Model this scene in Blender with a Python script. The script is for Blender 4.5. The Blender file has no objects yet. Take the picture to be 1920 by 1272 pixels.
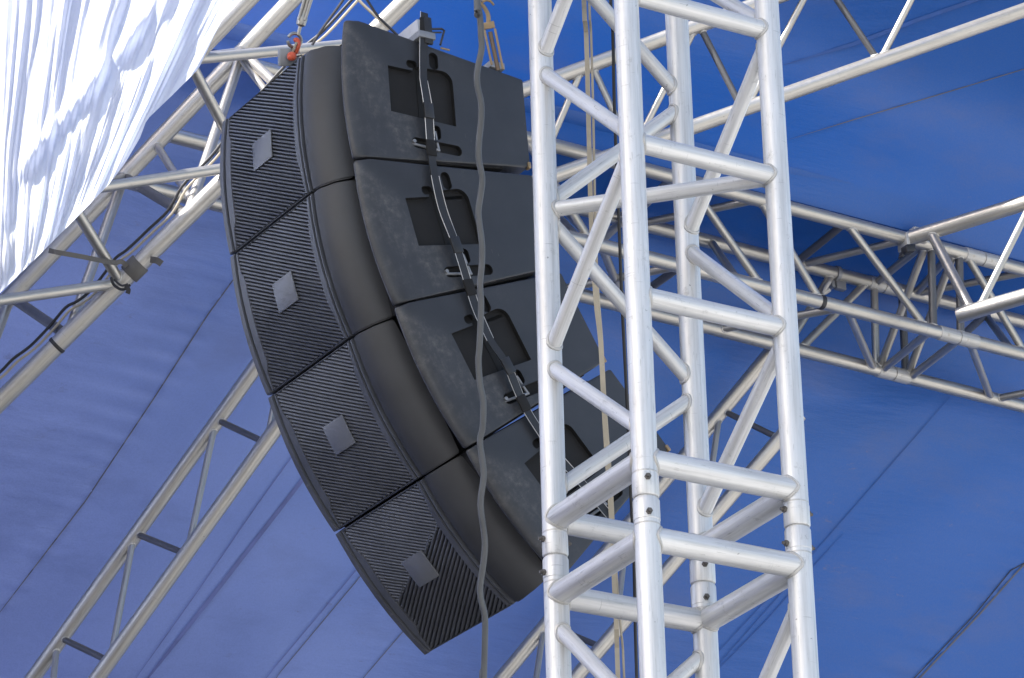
import bpy, bmesh, math, random
from mathutils import Vector, Matrix, noise as mnoise
random.seed(7)
rad = math.radians
S = bpy.context.scene
COL = S.collection

# ---------------------------------------------------------------- camera
FPX = 6694.9
_p, _q = rad(24.6285), rad(-1.3488)
CAM = Vector((0, 0, 1.6))
FW = Vector((0, math.cos(_p), math.sin(_p)))
_U0 = Vector((0, -math.sin(_p), math.cos(_p)))
_R0 = Vector((1, 0, 0))
RT = _R0 * math.cos(_q) + _U0 * math.sin(_q)
UP = -_R0 * math.sin(_q) + _U0 * math.cos(_q)
cd = bpy.data.cameras.new("camera")
cd.sensor_width = 36.0
cd.lens = FPX / 1920 * 36.0
cd.clip_start = 0.1
cd.clip_end = 2000
cam = bpy.data.objects.new("camera", cd)
COL.objects.link(cam)
M = Matrix.Identity(4)
for i in range(3):
    M[i][0] = RT[i]; M[i][1] = UP[i]; M[i][2] = -FW[i]; M[i][3] = CAM[i]
cam.matrix_world = M
S.camera = cam

# ---------------------------------------------------------------- world, sun, exposure
SUN_DIR = Vector((0.62, 0.42, -0.66)).normalized()      # the way the light travels
w = bpy.data.worlds.new("World"); S.world = w; w.use_nodes = True
nt = w.node_tree
bg = nt.nodes['Background']
sky = nt.nodes.new('ShaderNodeTexSky'); sky.sky_type = 'NISHITA'; sky.sun_disc = False
sky.sun_elevation = math.asin(-SUN_DIR.z)
sky.sun_rotation = math.atan2(-SUN_DIR.x, -SUN_DIR.y)
sky.air_density = 1.0; sky.dust_density = 2.5; sky.ozone_density = 1.0
nt.links.new(sky.outputs[0], bg.inputs[0]); bg.inputs[1].default_value = 0.10
sl = bpy.data.lights.new("sun", 'SUN'); sl.energy = 5.0; sl.angle = rad(0.6); sl.color = (1.0, 0.965, 0.92)
so = bpy.data.objects.new("sun", sl); COL.objects.link(so)
so.rotation_euler = SUN_DIR.to_track_quat('-Z', 'Y').to_euler()
so.location = (-10, 0, 20)
S.view_settings.view_transform = 'Standard'; S.view_settings.look = 'None'
S.view_settings.gamma = 1.0; S.view_settings.exposure = 1.55
S.view_settings.use_curve_mapping = False

# ---------------------------------------------------------------- helpers
def px2w(x, y, zc):
    return CAM + FW * zc + RT * ((x - 960) / FPX * zc) - UP * ((y - 636) / FPX * zc)
def w2px(P):
    d = P - CAM; z = d.dot(FW)
    return 960 + FPX * d.dot(RT) / z, 636 - FPX * d.dot(UP) / z
def on_z(x, y, zw):                                      # the point seen at (x, y) on the level zw
    d = px2w(x, y, 1.0) - CAM
    return CAM + d * ((zw - CAM.z) / d.z)
def onchord(ch, x, y):                                   # point of a chord seen nearest (x, y)
    a, b = ch
    lo, hi = -0.6, 1.6
    def e(t):
        q = w2px(a.lerp(b, t)); return (q[0] - x) ** 2 + (q[1] - y) ** 2
    for _ in range(50):
        m1 = lo + (hi - lo) / 3; m2 = hi - (hi - lo) / 3
        if e(m1) < e(m2): hi = m2
        else: lo = m1
    return a.lerp(b, (lo + hi) / 2)

def link_bm(name, bm, mat, parent=None, sharp=35):
    me = bpy.data.meshes.new(name)
    bmesh.ops.recalc_face_normals(bm, faces=bm.faces[:])
    bm.to_mesh(me); bm.free()
    for p in me.polygons: p.use_smooth = True
    if sharp is not None: me.set_sharp_from_angle(angle=rad(sharp))
    if mat is not None: me.materials.append(mat)
    o = bpy.data.objects.new(name, me); COL.objects.link(o)
    if parent is not None: o.parent = parent
    return o
def thing(name, label, cat, loc=(0, 0, 0), group=None):
    o = bpy.data.objects.new(name, None); COL.objects.link(o)
    o.location = loc; o.empty_display_size = 0.1
    o['label'] = label; o['category'] = cat
    if group: o['group'] = group
    return o
def tag(o, label, cat, group=None):
    o['label'] = label; o['category'] = cat
    if group: o['group'] = group
    return o
def place(o, loc):                                       # rebase a world-space child mesh under its thing
    o.location = -Vector(loc); return o

def frame_of(d):
    d = d.normalized()
    h = Vector((0, 0, 1)) if abs(d.z) < 0.9 else Vector((1, 0, 0))
    a = d.cross(h).normalized(); b = d.cross(a).normalized()
    return a, b
def add_tube(bm, P, Q, r, n=20, prof=None, caps=True):
    """straight tube P->Q; prof = [(distance from P or fraction, radius)]"""
    d = Q - P; L = d.length; a, b = frame_of(d); d = d / L
    if prof is None: prof = [(0, r), (L, r)]
    rings = []; uvl = bm.loops.layers.uv.verify(); ro = random.random() * 7
    for t, rr in prof:
        c = P + d * t
        rings.append([bm.verts.new(c + a * (rr * math.cos(2 * math.pi * k / n)) + b * (rr * math.sin(2 * math.pi * k / n))) for k in range(n)])
    for i in range(len(rings) - 1):
        for k in range(n):
            f = bm.faces.new((rings[i][k], rings[i][(k + 1) % n], rings[i + 1][(k + 1) % n], rings[i + 1][k]))
            for lp, (kk, tt) in zip(f.loops, ((k, prof[i][0]), (k + 1, prof[i][0]), (k + 1, prof[i + 1][0]), (k, prof[i + 1][0]))):
                lp[uvl].uv = (kk / n * 6.2832 * r + ro, tt + ro)
    if caps:
        bm.faces.new(rings[0][::-1]); bm.faces.new(rings[-1])
def add_path(bm, pts, r, n=10, flat=None, smooth=4):
    """swept tube through pts (Catmull-Rom); flat=(half width, half thickness, normal) gives a ribbon"""
    P = [Vector(p) for p in pts]
    if smooth > 1 and len(P) > 2:
        out = []
        for i in range(len(P) - 1):
            p0 = P[max(i - 1, 0)]; p1 = P[i]; p2 = P[i + 1]; p3 = P[min(i + 2, len(P) - 1)]
            for s in range(smooth):
                t = s / smooth
                out.append(0.5 * ((2 * p1) + (p2 - p0) * t + (2 * p0 - 5 * p1 + 4 * p2 - p3) * t * t + (3 * p1 - p0 - 3 * p2 + p3) * t ** 3))
        out.append(P[-1]); P = out
    rings = []
    d0 = (P[1] - P[0]).normalized(); a, b = frame_of(d0)
    for i, p in enumerate(P):
        d = (P[min(i + 1, len(P) - 1)] - P[max(i - 1, 0)]).normalized()
        if flat:
            hw, ht, nn = flat
            if callable(hw): hw = hw(i / (len(P) - 1))
            nn = nn(i / (len(P) - 1)) if callable(nn) else nn
            sd = d.cross(nn).normalized(); nv = sd.cross(d).normalized()
            cs = [(-hw, -ht), (hw, -ht), (hw, ht), (-hw, ht)]
            rings.append([bm.verts.new(p + sd * u + nv * v) for u, v in cs])
        else:
            a = (a - d * a.dot(d)).normalized(); b = d.cross(a)
            rr = r(i / (len(P) - 1)) if callable(r) else r
            rings.append([bm.verts.new(p + a * (rr * math.cos(2 * math.pi * k / n)) + b * (rr * math.sin(2 * math.pi * k / n))) for k in range(n)])
    n = len(rings[0])
    for i in range(len(rings) - 1):
        for k in range(n):
            bm.faces.new((rings[i][k], rings[i][(k + 1) % n], rings[i + 1][(k + 1) % n], rings[i + 1][k]))
    bm.faces.new(rings[0][::-1]); bm.faces.new(rings[-1])
def add_box(bm, c, X, Y, Z, hx, hy, hz, bev=0.0):
    vs = []
    for sx in (-1, 1):
        for sy in (-1, 1):
            for sz in (-1, 1):
                vs.append(bm.verts.new(c + X * hx * sx + Y * hy * sy + Z * hz * sz))
    f = [(0, 1, 3, 2), (4, 6, 7, 5), (0, 4, 5, 1), (2, 3, 7, 6), (0, 2, 6, 4), (1, 5, 7, 3)]
    fs = [bm.faces.new([vs[i] for i in q]) for q in f]
    if bev:
        es = list({e for q in fs for e in q.edges})
        bmesh.ops.bevel(bm, geom=es, offset=bev, segments=2, affect='EDGES', profile=0.5)

def sst(t):
    t = max(0.0, min(1.0, t)); return t * t * (3 - 2 * t)

# ---------------------------------------------------------------- materials
def new_mat(name):
    m = bpy.data.materials.new(name); m.use_nodes = True
    return m, m.node_tree, m.node_tree.nodes['Principled BSDF']
def N(t, ty, **kw):
    n = t.nodes.new(ty)
    for k, v in kw.items(): setattr(n, k, v)
    return n
def coords(t, scale, kind='Object'):
    tc = N(t, 'ShaderNodeTexCoord'); mp = N(t, 'ShaderNodeMapping')
    t.links.new(tc.outputs[kind], mp.inputs[0]); mp.inputs['Scale'].default_value = scale
    return mp.outputs[0]
def noise(t, vec, scale, detail=6, rough=0.6):
    n = N(t, 'ShaderNodeTexNoise'); t.links.new(vec, n.inputs['Vector'])
    n.inputs['Scale'].default_value = scale; n.inputs['Detail'].default_value = detail; n.inputs['Roughness'].default_value = rough
    return n.outputs['Fac']
def ramp(t, fac, stops):
    r = N(t, 'ShaderNodeValToRGB'); t.links.new(fac, r.inputs[0])
    while len(r.color_ramp.elements) < len(stops): r.color_ramp.elements.new(0.5)
    for e, (p, c) in zip(r.color_ramp.elements, stops):
        e.position = p; e.color = (c[0], c[1], c[2], 1) if isinstance(c, tuple) else (c, c, c, 1)
    return r.outputs[0]
def mixc(t, fac, a, b, mode='MIX'):
    m = N(t, 'ShaderNodeMix', data_type='RGBA', blend_type=mode)
    for i, v in ((0, fac), (6, a), (7, b)):
        if hasattr(v, 'links') or hasattr(v, 'is_linked'): t.links.new(v, m.inputs[i])
        else: m.inputs[i].default_value = v if i == 0 else ((*v, 1) if len(v) == 3 else v)
    return m.outputs[2]
def bump(t, b, h, s, d=0.01):
    n = N(t, 'ShaderNodeBump'); t.links.new(h, n.inputs['Height'])
    n.inputs['Strength'].default_value = s; n.inputs['Distance'].default_value = d
    t.links.new(n.outputs[0], b.inputs['Normal'])

def mul(t, x, k):
    m = N(t, 'ShaderNodeMath', operation='MULTIPLY'); t.links.new(x, m.inputs[0])
    if hasattr(k, 'links'): t.links.new(k, m.inputs[1])
    else: m.inputs[1].default_value = k
    return m.outputs[0]
def mat_alu(name, base, metal, rough, dirt, streak=(26, .8, 1), wear=.6):
    m, t, b = new_mat(name)
    v = coords(t, streak, 'UV'); v2 = coords(t, (1, 1, 1)); uv = coords(t, (1, 1, 1), 'UV')
    n1 = noise(t, v, 4, 6, .62); n2 = noise(t, v2, 30, 10, .75); n3 = noise(t, v2, 90, 3, .5); n4 = noise(t, v2, 6, 4, .6)
    c = ramp(t, n1, [(.30, tuple(x * .72 for x in base)), (.55, base), (.78, tuple(min(1, x * 1.10) for x in base))])
    c = mixc(t, mul(t, ramp(t, n4, [(.35, 0.0), (.7, 1.0)]), .25), c, tuple(x * .72 for x in base))
    spot = ramp(t, n2, [(.60, 0.0), (.70, 1.0)])
    c = mixc(t, mul(t, spot, wear), c, tuple(x * dirt for x in base))
    pit = ramp(t, noise(t, v2, 75, 4, .6), [(.70, 0.0), (.73, 1.0)])
    c = mixc(t, mul(t, pit, wear), c, tuple(x * .30 for x in base))
    sc = ramp(t, noise(t, coords(t, (70, 4, 1), 'UV'), 5, 3, .5), [(.66, 0.0), (.69, 1.0)])
    c = mixc(t, mul(t, sc, wear * .7), c, tuple(x * .42 for x in base))
    ring = ramp(t, noise(t, coords(t, (5, 120, 1), 'UV'), 3, 2, .4), [(.735, 0.0), (.75, 1.0)])
    c = mixc(t, mul(t, ring, wear * .8), c, tuple(x * .35 for x in base))
    t.links.new(c, b.inputs['Base Color'])
    b.inputs['Metallic'].default_value = metal
    r = ramp(t, n2, [(.2, rough * .75), (.8, rough * 1.35)]); t.links.new(r, b.inputs['Roughness'])
    bump(t, b, n3, .16, .002)
    return m
ALU = mat_alu('alu_tower', (.65, .65, .645), .45, .42, .55, wear=.8)
ALU2 = mat_alu('alu_roof', (.46, .44, .405), .78, .36, .6, wear=.6)
ALU3 = mat_alu('alu_dark', (.14, .14, .145), .55, .42, .6, wear=.3)  # same aluminium in a darker tone for some rungs and braces
WELD = mat_alu('alu_weld', (.52, .51, .49), .55, .5, .5)
def mat_paint(name, col, rough, dust=.0, dustcol=(.16, .15, .13), bs=.15, metal=0.0):
    m, t, b = new_mat(name)
    v = coords(t, (1, 1, 1))
    a = noise(t, v, 7, 8, .62); s = noise(t, v, 60, 6, .7); fine = noise(t, v, 420, 2, .5)
    c = ramp(t, a, [(.3, tuple(x * .8 for x in col)), (.7, tuple(x * 1.25 for x in col))])
    if dust:
        f = ramp(t, noise(t, v, 11, 10, .75), [(.44, 0.0), (.70, 1.0)])
        f2 = ramp(t, s, [(.45, 0.15), (.7, 1.0)])
        mu = N(t, 'ShaderNodeMath', operation='MULTIPLY'); t.links.new(f, mu.inputs[0]); t.links.new(f2, mu.inputs[1])
        m2 = N(t, 'ShaderNodeMath', operation='MULTIPLY'); bigm = ramp(t, noise(t, v, 3.2, 3, .5), [(.46, 0.06), (.62, 1.0)]); t.links.new(mul(t, mu.outputs[0], bigm), m2.inputs[0]); m2.inputs[1].default_value = dust
        c = mixc(t, m2.outputs[0], c, dustcol)
        # short scratches
        sc = ramp(t, noise(t, coords(t, (3, 40, 5)), 6, 3, .5), [(.73, 0.0), (.75, 1.0)])
        m3 = N(t, 'ShaderNodeMath', operation='MULTIPLY'); t.links.new(sc, m3.inputs[0]); m3.inputs[1].default_value = .35
        c = mixc(t, m3.outputs[0], c, (.2, .2, .19))
    t.links.new(c, b.inputs['Base Color'])
    t.links.new(ramp(t, a, [(.2, rough * .85), (.8, min(1, rough * 1.2))]), b.inputs['Roughness'])
    b.inputs['Metallic'].default_value = metal
    bump(t, b, fine, bs, .001)
    return m
CAB = mat_paint('cabinet_paint', (.029, .031, .037), .44, .85, (.15, .145, .135))
HORN = mat_paint('horn_cover_paint', (.030, .0315, .036), .46)
GRILLE = mat_paint('grille_paint', (.072, .076, .088), .38, .10, bs=.1, metal=.1)
BACKING = mat_paint('grille_backing', (.006, .006, .007), .8)
BADGE = mat_paint('badge_metal', (.15, .155, .165), .40, bs=.1, metal=.3)
INNER = mat_paint('recess_black', (.0025, .0025, .003), .75)
STRAP = mat_paint('rigging_black', (.022, .022, .024), .38)
EDGE = mat_paint('bare_edge', (.5, .5, .5), .35, metal=.5)
STEEL = mat_alu('shackle_steel', (.42, .41, .39), .85, .34, .5)
BOLT = mat_alu('bolt_steel', (.13, .12, .11), .6, .5, .5)
BRACKET = mat_alu('bracket_steel', (.30, .31, .33), .6, .5, .6)
BRONZE = mat_alu('turnbuckle_brass', (.34, .25, .15), .5, .45, .4)
RED = mat_paint('shackle_red', (.55, .07, .025), .4, .5, (.6, .45, .25))
CABLE = mat_paint('cable_grey', (.09, .095, .10), .5, .5, (.2, .19, .18))
BLACK = mat_paint('cable_black', (.015, .015, .018), .5)
ROPE = mat_paint('rope_beige', (.36, .32, .25), .8, .3, (.25, .22, .18), bs=.5)
TAPE = mat_paint('tape_grey', (.075, .07, .065), .6, .2)
SEAM = mat_paint('seam_dark', (.11, .11, .13), .7)
SEAMB = mat_paint('seam_blue', (.030, .085, .28), .7)
SEAML = mat_paint('seam_pale', (.13, .16, .36), .7)

def mat_tarp():
    m, t, b = new_mat('tarp_blue')
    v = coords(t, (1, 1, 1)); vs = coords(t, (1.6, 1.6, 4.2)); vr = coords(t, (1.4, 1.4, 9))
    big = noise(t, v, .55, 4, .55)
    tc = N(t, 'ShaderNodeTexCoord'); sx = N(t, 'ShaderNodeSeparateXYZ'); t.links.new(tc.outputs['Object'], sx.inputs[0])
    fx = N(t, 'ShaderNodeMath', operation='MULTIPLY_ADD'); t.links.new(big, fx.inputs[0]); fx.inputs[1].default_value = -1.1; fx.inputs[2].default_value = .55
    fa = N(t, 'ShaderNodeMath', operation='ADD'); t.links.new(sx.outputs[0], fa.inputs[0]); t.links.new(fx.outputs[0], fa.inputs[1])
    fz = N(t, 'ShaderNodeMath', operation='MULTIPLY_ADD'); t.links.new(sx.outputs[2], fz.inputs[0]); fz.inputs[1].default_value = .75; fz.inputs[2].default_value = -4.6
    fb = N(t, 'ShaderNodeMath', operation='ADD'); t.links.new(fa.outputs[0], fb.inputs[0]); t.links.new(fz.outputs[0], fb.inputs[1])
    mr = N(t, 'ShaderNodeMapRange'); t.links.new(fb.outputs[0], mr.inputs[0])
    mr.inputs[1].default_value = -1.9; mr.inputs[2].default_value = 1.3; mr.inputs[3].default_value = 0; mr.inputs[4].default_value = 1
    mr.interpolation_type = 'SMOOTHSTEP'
    c = mixc(t, mr.outputs[0], (.235, .30, .60), (.009, .095, .37))  # lit lower left and dimmer right painted into the base blue
    # rubbed and chalky marks: soft clouds, then small broken flecks, more of them where the cloth is worn
    cl = ramp(t, noise(t, vs, 1.3, 7, .62), [(.50, 0.0), (.72, 1.0)])
    c = mixc(t, mul(t, cl, .36), c, (.085, .115, .26))
    fl = mul(t, ramp(t, noise(t, coords(t, (2.2, 2.2, 6)), 4, 10, .78), [(.60, 0.0), (.68, 1.0)]), ramp(t, noise(t, v, 1.1, 3, .5), [(.45, 0.0), (.62, 1.0)]))
    c = mixc(t, mul(t, fl, .62), c, (.13, .13, .22))
    fine = noise(t, v, 160, 3, .6)
    c = mixc(t, mul(t, ramp(t, fine, [(.4, 0.0), (.75, 1.0)]), .22), c, (.10, .14, .30))
    t.links.new(c, b.inputs['Base Color'])
    b.inputs['Roughness'].default_value = .50; b.inputs['Specular IOR Level'].default_value = .5
    w1 = mul(t, noise(t, vr, 2.6, 6, .6), ramp(t, noise(t, v, .8, 2, .5), [(.42, 0.0), (.65, 1.0)]))
    add = N(t, 'ShaderNodeMath', operation='ADD'); t.links.new(w1, add.inputs[0])
    t.links.new(mul(t, noise(t, v, 1.3, 4, .5), 1.4), add.inputs[1])
    ad2 = N(t, 'ShaderNodeMath', operation='ADD'); t.links.new(add.outputs[0], ad2.inputs[0]); t.links.new(mul(t, fine, .02), ad2.inputs[1])
    bump(t, b, ad2.outputs[0], .22, .05)
    tr = N(t, 'ShaderNodeBsdfTranslucent'); t.links.new(c, tr.inputs[0])
    mx = N(t, 'ShaderNodeMixShader'); mx.inputs[0].default_value = .08
    out = t.nodes['Material Output']
    t.links.new(b.outputs[0], mx.inputs[1]); t.links.new(tr.outputs[0], mx.inputs[2]); t.links.new(mx.outputs[0], out.inputs[0])
    return m
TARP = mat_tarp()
def mat_cloth():
    m, t, b = new_mat('drape_white')
    v = coords(t, (6, 6, 1.2))
    t.links.new(ramp(t, noise(t, v, 3, 6, .6), [(.3, (.76, .80, .88)), (.7, (.86, .88, .92))]), b.inputs['Base Color'])
    b.inputs['Roughness'].default_value = .7
    bump(t, b, noise(t, coords(t, (9, 9, .8)), 5, 6, .6), .25, .02)
    tr = N(t, 'ShaderNodeBsdfTranslucent'); tr.inputs[0].default_value = (.82, .87, 1.0, 1)
    mx = N(t, 'ShaderNodeMixShader'); mx.inputs[0].default_value = .50
    out = t.nodes['Material Output']
    t.links.new(b.outputs[0], mx.inputs[1]); t.links.new(tr.outputs[0], mx.inputs[2]); t.links.new(mx.outputs[0], out.inputs[0])
    return m
CLOTH = mat_cloth()
def mat_dark_floor():  # surface of the added dark ground and deck
    m, t, b = new_mat('dark_floor')
    v = coords(t, (1, 1, 1))
    t.links.new(ramp(t, noise(t, v, .8, 8, .6), [(.3, (.04, .04, .04)), (.7, (.07, .068, .065))]), b.inputs['Base Color'])
    b.inputs['Roughness'].default_value = .9
    return m
def mat_ground():
    m, t, b = new_mat('concrete_ground')
    v = coords(t, (1, 1, 1))
    t.links.new(ramp(t, noise(t, v, .4, 8, .6), [(.3, (.36, .355, .345)), (.7, (.47, .465, .45))]), b.inputs['Base Color'])
    b.inputs['Roughness'].default_value = .9
    return m
GROUND = mat_ground()
WALL = mat_paint('building_render', (.45, .42, .38), .8, bs=.3)
BLOCKER = mat_paint('blocker_cloth', (.45, .45, .46), .8)
GLASS = mat_paint('window_glass', (.03, .04, .05), .12)

# ---------------------------------------------------------------- the setting: ground, plus added unseen things that shape the light
bm = bmesh.new()
n = 24; ext = 600
vs = [[bm.verts.new(((i / n - .5) * 2 * ext, (j / n - .5) * 2 * ext, 0)) for j in range(n + 1)] for i in range(n + 1)]
for i in range(n):
    for j in range(n): bm.faces.new((vs[i][j], vs[i + 1][j], vs[i + 1][j + 1], vs[i][j + 1]))
g = link_bm('ground', bm, GROUND); g['kind'] = 'structure'
X3, Y3, Z3 = Vector((1, 0, 0)), Vector((0, 1, 0)), Vector((0, 0, 1))
bm = bmesh.new(); bm.faces.new([bm.verts.new(p) for p in ((-80, -30, .004), (-.8, -30, .004), (-.8, 80, .004), (-80, 80, .004))])
g = link_bm('added_dark_ground', bm, mat_dark_floor()); g['kind'] = 'structure'  # dark ground added out of view to cut bounce from the left
bm = bmesh.new(); add_box(bm, Vector((-.72, 25, .06)), X3, Y3, Z3, .075, 55, .06, .01); g = link_bm('added_kerb', bm, GROUND); g['kind'] = 'structure'  # rim of the added dark ground

AW = thing('sun_blocker', 'added unseen awning on four posts to the left in front of the stage', 'sun_blocker', Vector((-3.45, 4.5, 0)))  # added out of view so direct sun misses tower and speakers
bm = bmesh.new(); add_box(bm, Vector((0, 0, 9.1)), X3, Y3, Z3, 2.3, 2.15, .012); link_bm('blocker_panel', bm, BLOCKER, AW)
for sx in (-1, 1):
    for sy in (-1, 1):
        bm = bmesh.new(); add_tube(bm, Vector((2.25 * sx, 2.1 * sy, 0)), Vector((2.25 * sx, 2.1 * sy, 9.08)), .03, 16); link_bm('post', bm, ALU2, AW)

DK = Vector((-3.2, 10.6, 0))
DE = thing('added_dark_deck', 'added unseen black deck cutting bounced light below the speakers and the tower', 'stage', DK)  # put below, out of view, to dim light coming up from the ground
bm = bmesh.new(); add_box(bm, Vector((0, 0, 1.0)), X3, Y3, Z3, 4.1, 6.0, .05, .01); link_bm('deck', bm, mat_dark_floor(), DE)
for ix in range(4):
    for iy in range(3):
        bm = bmesh.new(); add_tube(bm, Vector((-3.9 + ix * 2.6, -5.6 + iy * 5.6, 0)), Vector((-3.9 + ix * 2.6, -5.6 + iy * 5.6, .95)), .04, 12); link_bm('leg', bm, ALU2, DE)
# ---------------------------------------------------------------- tower
Bc = Vector((.2515, 6.3989, 0)); az = rad(29.921); sz = .35
uu = Vector((math.cos(az), math.sin(az), 0)); vv = Vector((-math.sin(az), math.cos(az), 0))
LEG = {'B': Bc, 'C': Bc + uu * sz, 'A': Bc + vv * sz, 'D': Bc + uu * sz + vv * sz}
cen = Bc + (uu + vv) * sz / 2
T = thing('lattice_tower', 'white aluminium box lattice tower standing upright in front of the speakers', 'tower', cen)
def tower_part(name, bm, mat=ALU, parent=None):
    o = link_bm(name, bm, mat, parent or T)
    if parent is None: place(o, cen)
    return o
J1, J2, JM = 4.268, 4.106, 4.187
P0 = .345
for k, c in LEG.items():
    for (z0, z1) in ((1.06, JM - .002), (JM + .002, 7.6)):
        r = .0255
        bm = bmesh.new()
        if z0 < 2:
            prof = [(0, r), (z1 - z0 - .045, r), (z1 - z0 - .044, r * 1.035), (z1 - z0 - .004, r * 1.035), (z1 - z0, r * .97)]
        else:
            prof = [(0, r * .97), (.004, r * 1.035), (.044, r * 1.035), (.045, r), (z1 - z0, r)]
        add_tube(bm, c + Z3 * z0, c + Z3 * z1, r, 32, prof)
        leg = tower_part('leg', bm)
    bm = bmesh.new(); add_tube(bm, c + Z3 * (JM - .01), c + Z3 * (JM + .01), .0225, 24); tower_part('coupler', bm, WELD)
    for dz_, l_ in ((.052, .002), (-.056, .002)):
        bm = bmesh.new(); rr = .0268 if abs(dz_) < .045 else .02575
        add_tube(bm, c + Z3 * (JM + dz_ - l_), c + Z3 * (JM + dz_ + l_), rr, 32, [(0, rr * .985), (l_ * .4, rr), (l_ * 1.6, rr), (2 * l_, rr * .985)]); tower_part('band', bm, WELD)
    # bolts of the joint
    for s, dz in ((1, .036), (1, -.036)):
        for ax in (uu + vv * .0, ):
            d = (-(vv) * .93 - uu * .36).normalized() if k in 'BD' else uu
            for sg in (1, -1):
                bm = bmesh.new()
                p = c + Z3 * (JM + dz) + d * sg * .0235
                add_tube(bm, p, p + d * sg * .0085, .0066, 6)
                add_tube(bm, p + d * sg * .0086, p + d * sg * .014, .0036, 8)
                bo = tower_part('bolt', bm, BOLT)
def add_bead(bm, o, d, r, ca, cdir, cr, br, mi):
    """weld bead along the curve where a tube (axis o + t d, radius r) leaves a chord (axis ca + s cdir, radius cr)"""
    a_, b_ = frame_of(d); n = 22; pts = []
    for k in range(n):
        th = 6.28319 * k / n
        q = o + a_ * (r * math.cos(th)) + b_ * (r * math.sin(th)) - ca
        qp = q - cdir * q.dot(cdir); dp = d - cdir * d.dot(cdir)
        A_, B_, C_ = dp.dot(dp), 2 * qp.dot(dp), qp.dot(qp) - cr * cr
        if A_ < 1e-9: return
        D_ = B_ * B_ - 4 * A_ * C_
        t = (-B_ + math.sqrt(D_)) / (2 * A_) if D_ > 0 else -B_ / (2 * A_)
        t = min(t, cr * 3.2)
        out = (a_ * math.cos(th) + b_ * math.sin(th))
        pts.append((ca + q + d * (t + br * .25), out))
    rings = []
    for k in range(n):
        p, out = pts[k]; tg = (pts[(k + 1) % n][0] - pts[k - 1][0]).normalized()
        e1 = (out - tg * out.dot(tg)).normalized(); e2 = tg.cross(e1)
        rr = br * (1 + .22 * mnoise.noise(p * 240))
        rings.append([bm.verts.new(p + e1 * (rr * math.cos(1.0472 * m)) + e2 * (rr * math.sin(1.0472 * m))) for m in range(6)])
    for k in range(n):
        for m in range(6):
            f = bm.faces.new((rings[k][m], rings[(k + 1) % n][m], rings[(k + 1) % n][(m + 1) % 6], rings[k][(m + 1) % 6])); f.material_index = mi
def strut(name, a, b, r, mat=ALU, parent=None, base=None, trim=.0, weld=0, n=20, ch1=None, ch2=None, br=.003):
    d = (b - a); L = d.length; d = d / L
    p, q = a + d * trim, b - d * trim
    bm = bmesh.new(); add_tube(bm, p, q, r, n)
    for o_, dd, ch in ((a, d, ch1), (b, -d, ch2)):
        if ch: add_bead(bm, o_, dd, r, ch[0], ch[1], ch[2], br, 1)
    o = link_bm(name, bm, mat, parent)
    if ch1 or ch2: o.data.materials.append(WELD)
    if base is not None: place(o, base)
    return o
def zp(k, z, off=Vector((0, 0, 0))): return LEG[k] + Z3 * z + off
def trung(a, b, z, r):  return strut('rung', zp(a, z), zp(b, z), r, ALU, T, cen, trim=.010, n=28, ch1=(LEG[a], Z3, .0255), ch2=(LEG[b], Z3, .0255), br=.0036)
def tbrace(a, za, b, zb, r=.0158): return strut('brace', zp(a, za), zp(b, zb), r, ALU, T, cen, trim=.010, n=24, ch1=(LEG[a], Z3, .0255), ch2=(LEG[b], Z3, .0255), br=.0040)
for z in (J1, J2):
    for a, b in (('B', 'C'), ('A', 'B'), ('A', 'D'), ('D', 'C')): trung(a, b, z, .0245)
LV = [J1 + .05, 4.622, 4.967, 5.312, 5.657, 6.002, 6.347, 6.692, 7.037]
for i, z in enumerate(LV):
    if i: trung('B', 'C', z, .0205)
tbrace('A', 4.967, 'C', 4.967, .0165)
e = .013
for i in range(len(LV) - 1):
    lo, hi = LV[i], LV[i + 1]
    od = i % 2 == 0
    # AB: lo on B / hi on A when even
    tbrace('B' if od else 'A', lo + e, 'A' if od else 'B', hi - e)
    tbrace('D' if od else 'C', lo + e, 'C' if od else 'D', hi - e)
    tbrace('A' if od else 'D', lo + e, 'D' if od else 'A', hi - e)
LW = [J2 - .052, 3.708, 3.363, 3.018, 2.673, 2.328]
for i, z in enumerate(LW):
    if i: trung('B', 'C', z, .0205)
for i in range(len(LW) - 1):
    hi, lo = LW[i], LW[i + 1]
    od = i % 2 == 0
    tbrace('A' if od else 'B', hi - e, 'B' if od else 'A', lo + e)
    tbrace('D' if od else 'A', hi - e, 'A' if od else 'D', lo + e)
    tbrace('C' if od else 'D', hi - e, 'D' if od else 'C', lo + e)

# ---------------------------------------------------------------- speaker cabinets
AZ = rad(33.1335); HH = rad(7.378); HF = .352; DP = .4657; WD = .589
PIT = [3.8105, 16.8877, 30.4897, 43.2555]
rv = Vector((math.cos(AZ), math.sin(AZ), 0)); wv = Vector((-math.sin(AZ), math.cos(AZ), 0))
TH = math.tan(HH)
def prism(bm, pts, ztop, zbot):
    """pts in plan (a, b); ztop / zbot give heights as functions of b.  local x=-a, y=b"""
    top = [bm.verts.new((-a, b, ztop(b))) for a, b in pts]
    bot = [bm.verts.new((-a, b, zbot(b))) for a, b in pts]
    n = len(pts)
    f1 = bm.faces.new(top); f2 = bm.faces.new(bot[::-1])
    for i in range(n): bm.faces.new((top[i], bot[i], bot[(i + 1) % n], top[(i + 1) % n]))
    return f1, f2
G = .0022
zt = lambda b: -b * TH - G
zb = lambda b: -HF + b * TH + G
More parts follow.
